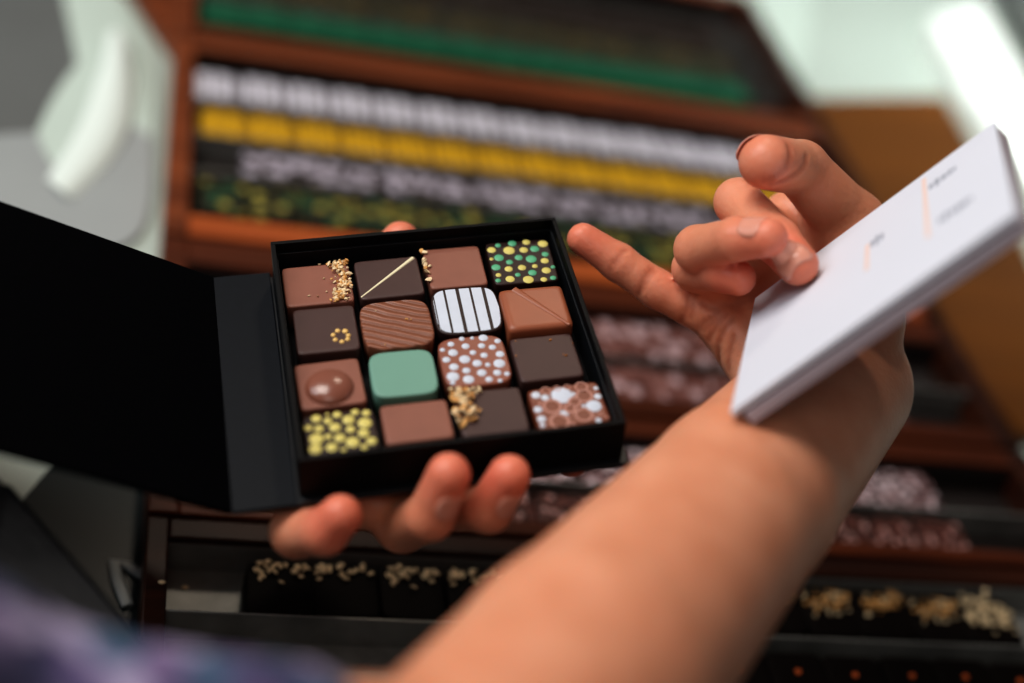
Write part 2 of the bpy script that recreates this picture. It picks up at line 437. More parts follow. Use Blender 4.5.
o, h, w, d, L = choc('dotted_chocolate', [(605,84),(780,74),(806,195),(630,206)], 'deep', 'dark chocolate covered in yellow and green dots, in the back right corner of the box', ex=16)
YD = ((373,112,30),(478,117,34),(562,114,25),(577,66,27),(672,77,32),(362,165,19),(681,175,24),(625,206,17),(552,214,24),(476,222,24),(690,230,27),(418,257,17),(484,279,27),(588,283,33),(679,284,22))
GD = ((415,88,18),(496,76,26),(624,108,27),(684,138,21),(421,158,29),(533,157,24),(604,165,32),(481,183,21),(398,214,32),(735,212,17),(611,243,25),(528,255,17),(409,293,21),(736,276,22))
cl = [(*L(ZB, x, y), r*PXM, 0) for x, y, r in YD]+[(*L(ZB, x, y), r*PXM, 1) for x, y, r in GD]
link_obj('printed_dots', discs(clipdisc(cl, w, d, 12), h), ['yellow', 'green'], o, True)
# row 2
o, h, w, d, L = choc('dark_chocolate_square', [(85,268),(250,254),(277,375),(100,391)], 'dark', 'dark chocolate square with a small ring of seven gold dots')
cl = [(*L(ZA, x, y), r*PXM, 0) for x, y, r in ((413,546,15),(456,548,17),(388,570,14),(474,572,14),(400,597,14),(470,594,14),(438,608,14))]
link_obj('gold_dots', discs(cl, h, .0005), 'gold', o, True)
wv = lambda x, y: .00022*math.sin((y*.9+.25*x+.002*math.sin(x*260))*3000)*(1 if abs(x) < .0115 and abs(y) < .0105 else .3)
t = NT('wavy_milk_chocolate'); co = t.coords()
mp = t.add('ShaderNodeMapping'); mp.inputs['Rotation'].default_value = (0, 0, .42); t.link(co, mp.inputs[0])
wt = t.add('ShaderNodeTexWave', Scale=95., Distortion=6., Detail=2.); wt.inputs['Detail Scale'].default_value = .35; wt.bands_direction = 'Y'; t.link(mp.outputs[0], wt.inputs[0])
t.link(t.ramp(wt.outputs[0], [(0, srgb(122, 74, 54)), (1, srgb(142, 90, 68))]), t.b.inputs['Base Color']); t.b.inputs['Roughness'].default_value = .42; t.bump(wt.outputs[0], .8, .0011)
M['wavy'] = t.m
o, h, w, d, L = choc('milk_chocolate_wavy', [(262,247),(450,231),(477,363),(286,388)], 'wavy', 'rounded milk chocolate with wavy ridges all over its top', ex=4.6, scale=1.0, R=14)
cl = [(*L(ZA, 805, 478), h+.0001, .0008, 0), (*L(ZA, 830, 482), h+.0001, .0005, 0), (*L(ZA, 685, 626), h+.0001, .0006, 0), (*L(ZA, 630, 432), h+.0001, .0005, 1)]
link_obj('nut_crumbs', bits(cl), ['nut', 'nutpale'], o)
o, h, w, d, L = choc('striped_chocolate', [(452,213),(633,203),(663,326),(480,340)], 'deep', 'rounded chocolate with bold white and brown stripes', ex=4.6, scale=1.0)
edges = [(66,350,62,580,7),(135,335,128,590,13),(210,330,205,592,20),(283,325,282,585,13),(355,320,357,575,19),(425,340,430,565,8)]
lims = []
for (xa, ya, xb, yb, tw) in edges:
    x = (L(ZB, xa, ya)[0]+L(ZB, xb, yb)[0])/2; lims.append((x-tw*PXM/2, x+tw*PXM/2))
W2, D2 = w/2-.0009, d/2-.0009
band = [(-W2, lims[0][0])]+[(lims[i][1], lims[i+1][0]) for i in range(5)]+[(lims[5][1], W2)]
V, Fc = [], []
for x0, x1 in band:
    if x1-x0 < .0002: continue
    b = len(V); k = 8
    for i in range(k+1):
        x = x0+(x1-x0)*i/k; y = D2*max(0, 1-abs(x/W2)**4.6)**(1/4.6); V += [(x, -y, h+.00015), (x, y, h+.00015)]
    for i in range(k): Fc.append((b+2*i, b+2*i+2, b+2*i+3, b+2*i+1))
link_obj('white_stripes', mesh(V, Fc), 'white', o)
o, h, w, d, L = choc('milk_chocolate_square', [(640,212),(815,198),(848,310),(670,325)], 'milk2', 'glossy milk chocolate square with a raised diagonal ridge, right column of the box', top=ZT+.003, bev=.002)
a, b = np.array(L(ZB, 505, 335)), np.array(L(ZB, 822, 538)); q = (b-a)/np.linalg.norm(b-a); nn = np.array([-q[1], q[0]])
V, Fc = [], []
for i in range(17):
    t_ = i/16; p = a+(b-a)*t_; r = .0016*(1-.55*t_)
    for k in range(7):
        s = math.pi*k/6; V.append((*(p+nn*r*math.cos(s)), h+.0005*math.sin(s)-.0001))
for i in range(16):
    for k in range(6): Fc.append((i*7+k, i*7+k+1, i*7+k+8, i*7+k+7))
link_obj('diagonal_ridge', mesh(V, Fc), 'milk2', o, True)
# row 3
def dome(x, y):
    q = 1-(x*x+y*y)/.0087**2; return .0058*math.sqrt(q) if q > 0 else 0
M['milk_gloss'] = mat('glossy_milk_chocolate', srgb(132, 84, 69), .22, .5, .05, 80)
o, h, w, d, L = choc('milk_chocolate_domed', [(90,418),(265,395),(290,515),(110,545)], 'milk', 'milk chocolate square with a shiny round dome on top, left column of the box')
V, Fc = [], []
dc = L(ZC, 280, 215, .0025)
for i in range(13):
    a = math.pi/2*i/12
    for k in range(36): V.append((dc[0]+.0092*math.cos(a)*math.cos(k*math.pi/18), dc[1]+.0092*math.cos(a)*math.sin(k*math.pi/18), h-.0002+.0040*math.sin(a)))
for i in range(12):
    for k in range(36): Fc.append((i*36+k, i*36+(k+1) % 36, (i+1)*36+(k+1) % 36, (i+1)*36+k))
link_obj('dome', mesh(V, Fc), 'milk_gloss', o, True)
o, h, w, d, L = choc('mint_green_chocolate', [(292,384),(463,373),(487,492),(303,509)], 'mint', 'smooth rounded mint green chocolate', ex=5.2, scale=1.0)
M['milkred'] = mat('reddish_milk_chocolate', srgb(132, 76, 58), .4, .45, .05, 80)
o, h, w, d, L = choc('dotted_chocolate', [(472,348),(652,333),(685,461),(503,484)], 'milkred', 'rounded milk chocolate scattered with round white dots', ex=5., scale=1.0)
WD = ((55,76,21),(118,40,20),(182,40,13),(249,38,28),(339,53,23),(143,88,24),(239,85,22),(303,94,22),(68,127,29),(187,126,20),(254,142,22),(349,135,26),(28,169,24),(138,166,33),(345,191,35),(212,190,28),(276,199,17),(73,212,28),(148,234,24),(240,247,28),(333,246,24),(396,255,20),(67,270,37),(161,287,33),(283,286,22),(350,294,15),(57,318,22),(5,110,16))
cl = [(*(.95*np.array(L(ZD, x, y))), r*PXM*.92, 0) for x, y, r in WD]
link_obj('printed_dots', discs(clipdisc(cl, w, d, 5), h), 'white', o, True)
o, h, w, d, L = choc('dark_chocolate_square', [(675,345),(845,330),(871,446),(697,468)], 'dark', 'plain dark chocolate square with a few amber crumbs, right column of the box')
cl = [(*L(ZD, x, y), h+.0001, s, 0) for x, y, s in ((432,148,.0006),(627,58,.0007),(715,145,.0008),(700,138,.0004),(430,65,.0005),(755,75,.0005))]
link_obj('amber_crumbs', bits(cl), 'amber', o)
# row 4
o, h, w, d, L = choc('dotted_chocolate', [(112,560),(300,528),(331,640),(128,668)], 'deep', 'dark chocolate covered in plump yellow dots, in the front left corner of the box', ex=16)
YD2 = ((248,370,27),(322,382,38),(435,372,29),(501,379,27),(196,414,32),(267,428,27),(393,421,38),(492,440,43),(148,471,26),(213,475,30),(311,467,36),(406,479,29),(486,502,35),(196,538,45),(270,524,23),(341,532,35),(418,558,42),(535,550,32),(190,600,40),(291,589,35),(364,604,18),(490,588,22))
cl = [(*(.93*np.array(L(ZC, x, y))), r*PXM*.84, 0) for x, y, r in YD2]
link_obj('printed_dots', discs(clipdisc(cl, w, d, 12), h, .00035), 'yellow', o, True)
o, h, w, d, L = choc('milk_chocolate_square', [(325,525),(505,508),(526,610),(335,637)], 'milk', 'plain milk chocolate square without any topping, front row of the box', bev=.001)
o, h, w, d, L = choc('dark_chocolate_square', [(520,490),(705,475),(727,595),(545,614)], 'dark', 'dark chocolate square with a clump of chopped nuts on its left side')
cl = []
for i in range(70):
    x, y = L(ZD, rng.normal(145, 42), rng.normal(425, 52)); cl.append((max(x, -w/2-.001), min(max(y, -d/2+.001), d/2-.0005), h+abs(rng.normal(0, .0013))+.0003, rng.uniform(.0008, .0019), int(rng.random() < .6)))
for x_, y_ in ((90,530),(85,520),(75,375),(100,345)):
    x, y = L(ZD, x_, y_); cl.append((max(x, -w/2-.0005), y, h+.0004, .0013, 1))
link_obj('chopped_nuts', bits(cl), ['nut', 'nutpale'], o)
o, h, w, d, L = choc('printed_chocolate', [(720,490),(905,455),(952,568),(752,597)], 'rose', 'brown chocolate printed with white discs and pale pink rings, front right corner', ex=16)
WT = ((690,368,58),(884,432,42),(534,367,25),(590,382,22),(542,455,26),(565,513,26),(704,480,24),(917,372,26),(898,325,14),(565,556,20),(916,520,18),(824,432,12),(762,360,12))
RG = ((820,300,58),(632,436,38),(826,373,34),(823,488,36),(676,530,48),(768,410,22),(582,335,26),(652,316,20),(720,303,18),(740,450,20))
L0 = L
L = lambda zf, x, y: tuple(.94*np.array(L0(zf, x, y)))
occ = [(*L(ZD, x, y), r*PXM) for x, y, r in WT]+[(*L(ZD, x, y), (r+14)*PXM) for x, y, r in RG]
cl = [(*L(ZD, x, y), r*PXM, 0) for x, y, r in WT]
tries = 0
while tries < 420:
    tries += 1; x, y = rng.uniform(-w/2+.001, w/2-.001), rng.uniform(-d/2+.001, d/2-.001); r = rng.uniform(.00025, .0008)
    if all(math.hypot(x-a, y-b) > r+c+.0001 for a, b, c in occ): occ.append((x, y, r)); cl.append((x, y, r, 1))
cl = clipdisc(cl, w, d, 12)
link_obj('printed_discs', discs(cl, h, .0002, 14), ['white', 'pink'], o, True)
rl = []
for x, y, r in RG:
    (px_, py_, rr, _), = clipdisc([(*L(ZD, x, y), (r+14)*PXM, 0)], w, d, 12); rl.append((px_, py_, min(r*PXM, rr*.72), rr, 0))
link_obj('printed_rings', mesh(*ring_strips(rl, h+.0002)), 'pink', o)
for o in scene.objects:
    if '_w' in o: del o['_w']

# ------------------------------------------------------------------ gift box
gb = empty('gift_box', BOXM)
tag(gb, 'open black book-style gift box holding sixteen chocolates, held up in the left hand', 'box')
S = .06; TH = .0019; ZB_ = -.0200
boxes('tray', [((-S, -S, ZB_), (S, S, ZF-.0001)), ((-S, S-TH, ZF), (S, S, 0)), ((-S, -S, ZF), (S, -S+TH, 0)), ((-S, -S+TH, ZF), (-S+TH, S-TH, 0)), ((S-TH, -S+TH, ZF), (S, S-TH, 0))], 'boxblack', gb, .0003)
boxes('tray_lining', [((-S+TH, S-TH-.0009, ZF), (S-TH, S-TH, -.0048)), ((-S+TH, -S+TH, ZF), (S-TH, -S+TH+.0005, -.0048)), ((-S+TH, -S+TH, ZF), (-S+TH+.0005, S-TH, -.0048)), ((S-TH-.0006, -S+TH, ZF), (S-TH, S-TH, -.0048))], 'boxrim', gb, .0001)
boxes('base_board', [((-.0625, -.0625, -.0224), (-.0600, .0625, -.0213)), ((-.0600, -.0625, -.0224), (.0628, .0625, -.0201))], 'boxrim', gb, .0005)
boxes('spine', [((-.0850, -.0630, -.0222), (-.0612, .0645, -.0203))], 'boxspine', gb, .0005)
th = math.radians(32.5)
lid = boxes('lid', [((-.1255, -.0630, 0), (0, .0645, .0022))], 'lidblack', gb, .0005)
lid.matrix_parent_inverse = Matrix.Identity(4)
lid.matrix_local = Matrix.Translation((-.0856, 0, -.0220)) @ Matrix.Rotation(th, 4, 'Y')

# ------------------------------------------------------------------ person
pr = lambda px, py, d: at(px, py, d)
WR = pr(838, 388, .602); EL = pr(442, 836, .362)
mid = lambda a, b, t: a+(b-a)*t
SH = pr(-330, 822, .300); LS = RW@np.array([-.46, -.10, .36])+CAM
# left arm
LW = bpt(-.098, .014, -.052); LE = RW@np.array([-.36, -.035, .62])+CAM
ARM = [Cone(WR, mid(WR, EL, .35), .0310, .0350), Cone(mid(WR, EL, .35), mid(WR, EL, .75), .0350, .0390), Cone(mid(WR, EL, .75), EL, .0390, .0380), Cone(EL, SH, .0385, .0320),
       Cone(LW, mid(LW, LE, .6), .0255, .036), Cone(mid(LW, LE, .6), LE, .036, .038), Cone(LE, LS, .043, .052), Cone(SH, LS, .06, .06)]
# right palm
mcp = {'index': pr(782, 246, .618), 'middle': pr(760, 272, .615), 'ring': pr(738, 298, .607), 'pinky': pr(722, 322, .600)}
RPALM = [Cone(WR, mcp['index'], .020, .0115), Cone(WR, mcp['middle'], .020, .0115), Cone(WR, mcp['ring'], .018, .0110), Cone(pr(803, 374, .592), mcp['pinky'], .0175, .0098),
         Cone(pr(742, 336, .604), pr(786, 388, .588), .0145, .0175), Cone(pr(860, 320, .590), pr(852, 228, .600), .0185, .0140),
         Cone(pr(846, 218, .606), pr(788, 214, .617), .0120, .0105), Cone(pr(835, 250, .612), pr(790, 235, .618), .014, .012)]
RF = {
 'pinky': ([mcp['pinky'], pr(657, 289, .598), pr(618, 262, .596), pr(583, 239, .594)], [.0093, .0081, .0078, .0068]),
 'ring':  ([mcp['ring'], pr(695, 268, .586), pr(724, 271, .568), pr(738, 278, .562)], [.0100, .0092, .0085, .0072]),
 'middle':([mcp['middle'], pr(698, 249, .572), pr(737, 239, .548), pr(768, 238, .537)], [.0108, .0094, .0084, .0076]),
 'index': ([mcp['index'], pr(738, 202, .585), pr(776, 240, .556), pr(798, 265, .544)], [.0110, .0096, .0090, .0080]),
 'thumb': ([pr(852, 226, .600), pr(800, 168, .583), pr(766, 162, .556)], [.0140, .0112, .0108]),
}
# left palm and fingers, laid out in the gift box frame
Bp = lambda *a: bpt(*a)
lm = {'index': Bp(.010, .018, -.0370), 'middle': Bp(.004, -.004, -.0375), 'ring': Bp(-.012, -.022, -.0385), 'pinky': Bp(-.040, -.036, -.0385)}
LPALM = [Cone(LW, lm['index'], .0210, .0115), Cone(LW, lm['middle'], .0210, .0115), Cone(LW, lm['ring'], .0200, .0110), Cone(Bp(-.090, -.012, -.050), lm['pinky'], .0190, .0105),
         Cone(Bp(-.082, -.022, -.046), Bp(-.05, -.036, -.043), .014, .0125)]
LF = {
 'pinky': ([lm['pinky'], Bp(-.0625, -.0620, -.0370), Bp(-.0530, -.0735, -.0245), Bp(-.0470, -.0735, -.0165)], [.0105, .0098, .0085, .0078]),
 'ring':  ([lm['ring'], Bp(-.0230, -.0590, -.0455), Bp(-.0150, -.0742, -.0225), Bp(-.0080, -.0712, -.0040)], [.0105, .0098, .0088, .0080]),
 'middle':([lm['middle'], Bp(-.0010, -.0560, -.0400), Bp(.0070, -.0725, -.0250), Bp(.0142, -.0712, -.0085)], [.0105, .0098, .0085, .0078]),
 'index': ([lm['index'], Bp(.034, -.010, -.0345), Bp(.043, -.030, -.0335), Bp(.045, -.046, -.0325)], [.0105, .0095, .0086, .0078]),
 'thumb': ([Bp(-.055, .035, -.040), Bp(-.022, .066, -.0375), Bp(-.004, .0755, -.0190)], [.014, .0108, .0085]),
}
LPALM.append(Cone(Bp(-.050, -.047, -.0400), Bp(-.022, -.050, -.0420), .0110, .0105)); LPALM.append(Cone(LW, Bp(-.055, .035, -.040), .019, .0145))
def chain(pts, rs): return [Cone(pts[i], pts[i+1], rs[i], rs[i+1]) for i in range(len(pts)-1)]
FING = [(chain(*RF[k]), RPALM) for k in RF]+[(chain(*LF[k]), LPALM) for k in LF]
# skin creases as shallow grooves: (point a, point b, radius)
def cross_groove(c, axis, view, half, r, up):
    axis = axis/np.linalg.norm(axis); side = np.cross(axis, view); side /= np.linalg.norm(side)
    nrm = view/np.linalg.norm(view)
    out = []
    K = 8
    for i in range(K):
        a0, a1 = [(-1+2*(i+j)/K)*1.15 for j in (0, 1)]
        p = [c+side*half*math.sin(a)+nrm*half*math.cos(a)*up for a in (a0, a1)]
        out.append(Cone(p[0], p[1], r, r))
    return out
GR = []
def sdf_body(P, cen, rad):
    BIG = np.full(len(P), 1.)
    def U(ps, k):
        d = union(ps, P, k, cen, rad); return BIG if d is None else d
    out = None
    arm = U(ARM, .004)
    pal = {id(RPALM): smin(U(RPALM, .006), arm, .008), id(LPALM): smin(U(LPALM, .006), arm, .008)}
    out = np.minimum(pal[id(RPALM)], pal[id(LPALM)])
    for ch, pm in FING:
        f = union(ch, P, .0025, cen, rad)
        if f is None: continue
        out = np.minimum(out, smin(f, pal[id(pm)], .0050))
    if cen is not None:
        g = union(GR, P, .0005, cen, rad)
        if g is not None: out = smax(out, -g, .0014)
    return out
def surf_at(px, py):
    d = RW@np.array([(px-CX)/F, (py-CY)/F, 1.]); d /= np.linalg.norm(d); t_ = .40
    for _ in range(90):
        q = sdf_body((CAM+d*t_)[None], None, None)[0]; t_ += q*.9
        if abs(q) < 5e-5: return CAM+d*t_
        if t_ > .8: return None
    return None
def crease(pts, f, r):
    out = [surf_at(*f(*p)) for p in pts]
    GR_NEW.extend(Cone(a, b, r, r) for a, b in zip(out, out[1:]) if a is not None and b is not None and np.linalg.norm(a-b) < .02)
GR_NEW = []
z1 = lambda x, y: (555+x/4.556, 200+y/4.556); z2 = lambda x, y: (655+x/4.876, 125+y/4.876); z3 = lambda x, y: (655+x/3.105, 225+y/3.105)
for pts in ([(322,222),(285,262),(262,295),(248,322)], [(440,308),(408,352),(388,395),(380,430)], [(452,318),(425,350),(405,385)], [(612,425),(606,470),(585,520),(570,555)]): crease(pts, z1, .0005)
for pts in ([(625,480),(632,450),(645,432)], [(745,515),(680,555),(640,610),(628,660)], [(665,470),(690,490),(740,505)]): crease(pts, z1, .0006)
crease([(650,95),(662,150),(640,210),(592,250),(535,272)], z2, .0008); crease([(742,150),(738,178),(700,230),(640,272),(570,292)], z2, .0010)
for pts in ([(120,395),(125,360),(150,325),(195,290)], [(165,400),(168,355),(190,310),(220,280)], [(205,440),(196,375),(215,320),(240,292)], [(228,450),(232,390),(245,345)], [(95,318),(110,285),(118,250)]): crease(pts, z3, .0006)
GR = GR_NEW
allp = np.array([p for c in ARM+RPALM+LPALM for p in (c.a, c.b)]+[p for k in RF for p in RF[k][0]]+[p for k in LF for p in LF[k][0]])
# fine skin for the arms and hands
lo, hi = allp.min(0)-.09, allp.max(0)+.09
V, Fc = surface_net(sdf_body, lo, hi, .0016)
me = sdf_mesh(V, Fc)
red = np.zeros(len(V))
for D_, amt in ((RF, .75), (LF, .95)):
    for k in D_:
        pts = D_[k][0]; dd = np.linalg.norm(V-pts[-1], axis=1); red += amt*np.exp(-(dd/.0125)**2)
        for p in pts[1:-1]: red += .32*np.exp(-(np.linalg.norm(V-p, axis=1)/.011)**2)
red += .25*np.exp(-(np.linalg.norm(V-mcp['middle'], axis=1)/.045)**2)
cr = np.zeros(len(V))
near = np.linalg.norm(V-mcp['middle'], axis=1) < .13
gd = union(GR, V[near], .0005); cr[near] = np.clip(1-gd/.0014, 0, 1)*.45
for nm, arr in (('redness', np.clip(red, 0, 1)), ('crease', cr)):
    a = me.attributes.new(nm, 'FLOAT', 'POINT'); a.data.foreach_set('value', arr.astype(np.float32))
person = link_obj('person', me, 'skin', None, True)
tag(person, 'person in a blue and purple floral shirt holding the chocolate box and a booklet', 'person')

def nail(center, axis, out, R, w, l, parent=person):
    axis = axis/np.linalg.norm(axis); out = out-axis*out.dot(axis); out /= np.linalg.norm(out); side = np.cross(axis, out)
    nx, ny = 13, 13; pts = []
    for j in range(ny):
        for i in range(nx):
            u = -1+2*i/(nx-1); v = -1+2*j/(ny-1)
            k = math.sqrt(max(0, 1-max(0, v)**4*.5)) if v > 0 else math.sqrt(max(.2, 1-(v*v)*.55))
            a = u*k*w/2/R
            pts.append(center+axis*v*l/2+(side*math.sin(a)+out*math.cos(a))*R*1.6)
    pts = np.array(pts); dirs = -out
    for _ in range(40):
        s = sdf_body(pts, None, None)-.00018; pts = pts+dirs*np.clip(s, -.002, .002)[:, None]*.8; pts = np.where(np.linalg.norm(pts-center, axis=1)[:, None] > .0125, center+(pts-center)*.98, pts)
    fs = [(j*nx+i, j*nx+i+1, (j+1)*nx+i+1, (j+1)*nx+i) for j in range(ny-1) for i in range(nx-1)]
    me_ = mesh(pts, fs); o_ = link_obj('fingernail', me_, 'nail', parent, True)
    sm = o_.modifiers.new('thick', 'SOLIDIFY'); sm.thickness = .0003; sm.offset = -1
    return o_
UPc = lambda x, y, z: RW@np.array([x, y, z])
def thumb_nail(c, axis, out, R, w, l):
    axis = axis/np.linalg.norm(axis); out = out-axis*out.dot(axis); out /= np.linalg.norm(out); side = np.cross(axis, out)
    pts = []
    for j in range(13):
        for i in range(13):
            u = -1+i/6; v = -1+j/6; k = math.sqrt(max(.25, 1-max(0, abs(v)-.3)**2*1.3)); a = u*k*w/2/R
            pts.append(c+axis*v*l/2+(side*math.sin(a)+out*math.cos(a))*(R-.0006*max(0, v)**2))
    o_ = link_obj('fingernail', mesh(pts, [(j*13+i, j*13+i+1, j*13+i+14, j*13+i+13) for j in range(12) for i in range(12)]), 'nail', person, True)
    sm = o_.modifiers.new('thick', 'SOLIDIFY'); sm.thickness = .0006; sm.offset = 0
p = RF['thumb'][0]; ax_ = (p[2]-p[1])/np.linalg.norm(p[2]-p[1]); thumb_nail(p[2]-ax_*.0005, ax_, UPc(-.80, -.62, 0), .0107, .0145, .0140)
p = RF['index'][0]; nail(mid(p[2], p[3], 1.02), p[3]-p[2], UPc(-.35, .0, -1.), .0082, .0095, .0105)
p = RF['middle'][0]; nail(mid(p[2], p[3], .72), p[3]-p[2], UPc(-.2, -.75, -.65), .0076, .0085, .0095)
p = LF['ring'][0]; nail(mid(p[2], p[3], .55), p[3]-p[2], BW@np.array([.45, -1., -.35]), .0080, .0090, .0100)
p = LF['middle'][0]; nail(mid(p[2], p[3], .55), p[3]-p[2], BW@np.array([.55, -1., -.45]), .0078, .0090, .0100)

# shirt
SL = [Cone(mid(EL, SH, .22), mid(EL, SH, .6), .0405, .0420), Cone(mid(EL, SH, .6), SH, .0420, .067), Cone(SH, LS, .075, .085), Cone(LS, mid(LS, LE, .5), .068, .060)]
e1 = (SH-EL)/np.linalg.norm(SH-EL); cut0 = mid(EL, SH, .17)
e2 = (LS-LE)/np.linalg.norm(LS-LE); cut2 = mid(LE, LS, .5)
DN = np.array([0, 0, -1.])
TC = (SH+LS)/2
SL.append(Cone(TC+DN*.02, TC+DN*.052, .10, .115))
def sdf_shirt(P, cen, rad):
    d = union(SL, P, .02)
    n_ = .0035*np.sin(P[:, 0]*70+2*np.sin(P[:, 2]*45))*np.sin(P[:, 1]*60+P[:, 2]*40)
    d = d+n_
    d = smax(d, (cut0-P)@e1, .004)
    return d
sp = np.array([q for c in SL for q in (c.a, c.b)])
V, Fc = surface_net(sdf_shirt, sp.min(0)-.18, sp.max(0)+.18, .006, 40)
sh = link_obj('shirt', sdf_mesh(V, Fc), 'shirt', person, True)
sh['label'] = 'short sleeved blue and purple floral shirt'

# ------------------------------------------------------------------ booklet
A = pr(755, 298, .585); Bq = pr(994, 122, .534); Cq = pr(731, 412, .492)
X = (Bq-A); wx = np.linalg.norm(X); X /= wx; Y = (A-Cq); Y -= X*X.dot(Y); wy = np.linalg.norm(Y); Y /= wy; Zn = np.cross(X, Y)
if Zn.dot(CAM-A) < 0: Zn = -Zn
Cc = A-Y*wy
NM = Matrix(((X[0], Y[0], Zn[0], Cc[0]), (X[1], Y[1], Zn[1], Cc[1]), (X[2], Y[2], Zn[2], Cc[2]), (0, 0, 0, 1)))
bk = empty('booklet', NM); tag(bk, 'white printed booklet with an open page edge, gripped in the right hand', 'booklet')
boxes('front_cover', [((0, 0, -.0020), (wx, wy, 0))], 'paper', bk, .0002)
boxes('page_gap', [((.001, .0016, -.0034), (wx-.002, wy-.001, -.0020))], 'gapshade', bk, 0)  # dark filler: shade of the slit between the sheets put into colour
boxes('back_cover', [((.0036, -.0004, -.0080), (wx, wy, -.0034))], 'paper2', bk, .0002)
def nloc(px, py):
    d = RW@np.array([(px-CX)/F, (py-CY)/F, 1.]); t_ = Zn.dot(Cc-CAM)/Zn.dot(d); q = CAM+d*t_-Cc; return q.dot(X), q.dot(Y)
def marks(name, lst, m_):
    return boxes(name, [((x-a/2, y-b/2, 0.), (x+a/2, y+b/2, .00012)) for (x, y, a, b) in lst], m_, bk, 0)
ln = []
for (px0, py0, px1, py1) in ((922,180,930,236), (867,245,867,270)):
    x0, y0 = nloc(px0, py0); x1, y1 = nloc(px1, py1); ln.append(((x0+x1)/2, (y0+y1)/2, .0020, abs(y1-y0)))
marks('orange_margin_line', ln, 'inkorange')
tx = []
for (px0, py0, wd, ht) in ((937,182,.0055,.0055), (950,172,.004,.0045), (946,216,.005,.0055), (958,208,.004,.005), (966,202,.004,.004), (877,240,.0045,.007)):
    x0, y0 = nloc(px0, py0)
    for i in range(3): tx.append((x0+(i-1)*wd*.5, y0, wd*.32, ht*(.9+.5*(i % 2))))
    tx.append((x0, y0+ht*.1, wd*.9, ht*.14))
marks('printed_text', tx, 'ink')

# ------------------------------------------------------------------ counter and trays
CT = TOP-.035*K
cnt = empty('display_counter', Matrix.Translation((.4, .8, 0))); tag(cnt, 'shop display counter with a pale worktop under the chocolate trays', 'counter')
def cbox(name, lo, hi, m_, par, bev=.002):
    c0 = par.matrix_world.translation
    return boxes(name, [(tuple(lo[i]-c0[i] for i in range(3)), tuple(hi[i]-c0[i] for i in range(3)))], m_, par, bev)
cbox('cabinet', (-.75, .24, 0), (1.75, 1.62, CT-.03), 'woodd', cnt)
cbox('worktop', (-.8, .22, CT-.0295), (1.8, 1.66, CT), 'worktop', cnt)

def tray(y0, y1, label, divs, x0=.028, x1=.585, m_='wood', rim=.018, front=.016, back=.016, lin='liner', fm=None):
    t_ = empty('chocolate_tray', Matrix.Translation(((x0+x1)/2*K, (y0+y1)/2*K, CT)) @ Matrix.Scale(K, 4))
    tag(t_, label, 'tray', 'wooden chocolate trays on the counter')
    cx_, cy_ = (x0+x1)/2, (y0+y1)/2; a, b = (x1-x0)/2, (y1-y0)/2; H = .035
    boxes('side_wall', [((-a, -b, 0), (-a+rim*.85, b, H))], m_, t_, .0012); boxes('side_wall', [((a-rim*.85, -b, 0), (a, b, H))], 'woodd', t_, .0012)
    boxes('front_wall', [((-a+rim*.85, -b, 0), (a-rim*.85, -b+front, H-.0005))], fm or m_, t_, .0012); boxes('back_wall', [((-a+rim*.85, b-back, 0), (a-rim*.85, b, H-.0005))], m_, t_, .0012)
    boxes('liner', [((-a+rim*.85, -b+front, .004), (a-rim*.85, b-back, .0128)), ((-a+rim*.85, b-back-.0012, .0128), (a-rim*.85, b-back, H-.004))], lin, t_, .0003)
    for dy in divs:
        boxes('divider', [((-a+rim*.85, dy-cy_-.0006, .0128), (a-rim*.85, dy-cy_+.0006, H-.002))], 'steel', t_, .0002)
    return t_
tray(1.004, 1.262, 'topmost wooden tray, holding a row of teal green chocolates along its front', [1.083, 1.131, 1.179])
tray(.743, 1.000, 'wooden tray with rows of white, yellow, silver and green dotted chocolates', [.913, .866, .820], front=.022, fm='woodlit')
tray(.610, .739, 'short wooden tray of pink speckled chocolates behind the pointing hand', [.664], back=.024, m_='woodshaded')
tray(.504, .606, 'short wooden tray with white speckled chocolates beside the forearm', [.5475], m_='woodshaded', front=.011)
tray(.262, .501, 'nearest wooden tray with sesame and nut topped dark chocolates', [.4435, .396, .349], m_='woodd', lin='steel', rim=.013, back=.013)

FZ = CT+.0130*K
def row(y, kind, x0, n, label, group, cat='chocolate', name='tray_chocolate', pw=.0332, pd=.036, pitch=.034, ph=.016, topper=None, skip=()):
    me_ = choc_mesh(pw, pd, ph, 9., .0012, 32, 3); me_.polygons.foreach_set('use_smooth', [True]*len(me_.polygons)); me_.materials.append(M[kind])
    o0 = None
    for i in range(n):
        if i in skip: continue
        o_ = bpy.data.objects.new(name, me_); COL.objects.link(o_)
        o_.scale = (K, K, K); o_.location = ((x0+pitch*i+rng.normal(0, .0004))*K, (y+rng.normal(0, .0007))*K, FZ); o_.rotation_euler = (0, 0, rng.normal(0, .012))
        tag(o_, label, cat, group)
        if topper: topper(o_, i, ph)
    return
X0 = .0655
row(1.060, 'row_teal', X0, 14, 'teal green chocolate in the front row of the topmost tray', 'teal green chocolates in the topmost tray', pd=.036)
row(1.108, 'row_olive', X0, 14, 'dark chocolate with olive dots behind the teal row', 'olive dotted chocolates in the topmost tray')
row(1.156, 'row_brown', X0, 14, 'plain dark brown chocolate behind the olive dotted row', 'dark brown chocolates in the topmost tray', name='tray_chocolate')
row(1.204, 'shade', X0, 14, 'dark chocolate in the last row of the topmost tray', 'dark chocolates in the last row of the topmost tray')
row(.942, 'row_white', X0-.006, 14, 'white striped chocolate in the white row above the yellow row', 'white striped chocolates in the tray')
row(.889, 'row_yellow', X0, 14, 'yellow ribbed chocolate in the bright yellow row', 'yellow chocolates in the tray', )
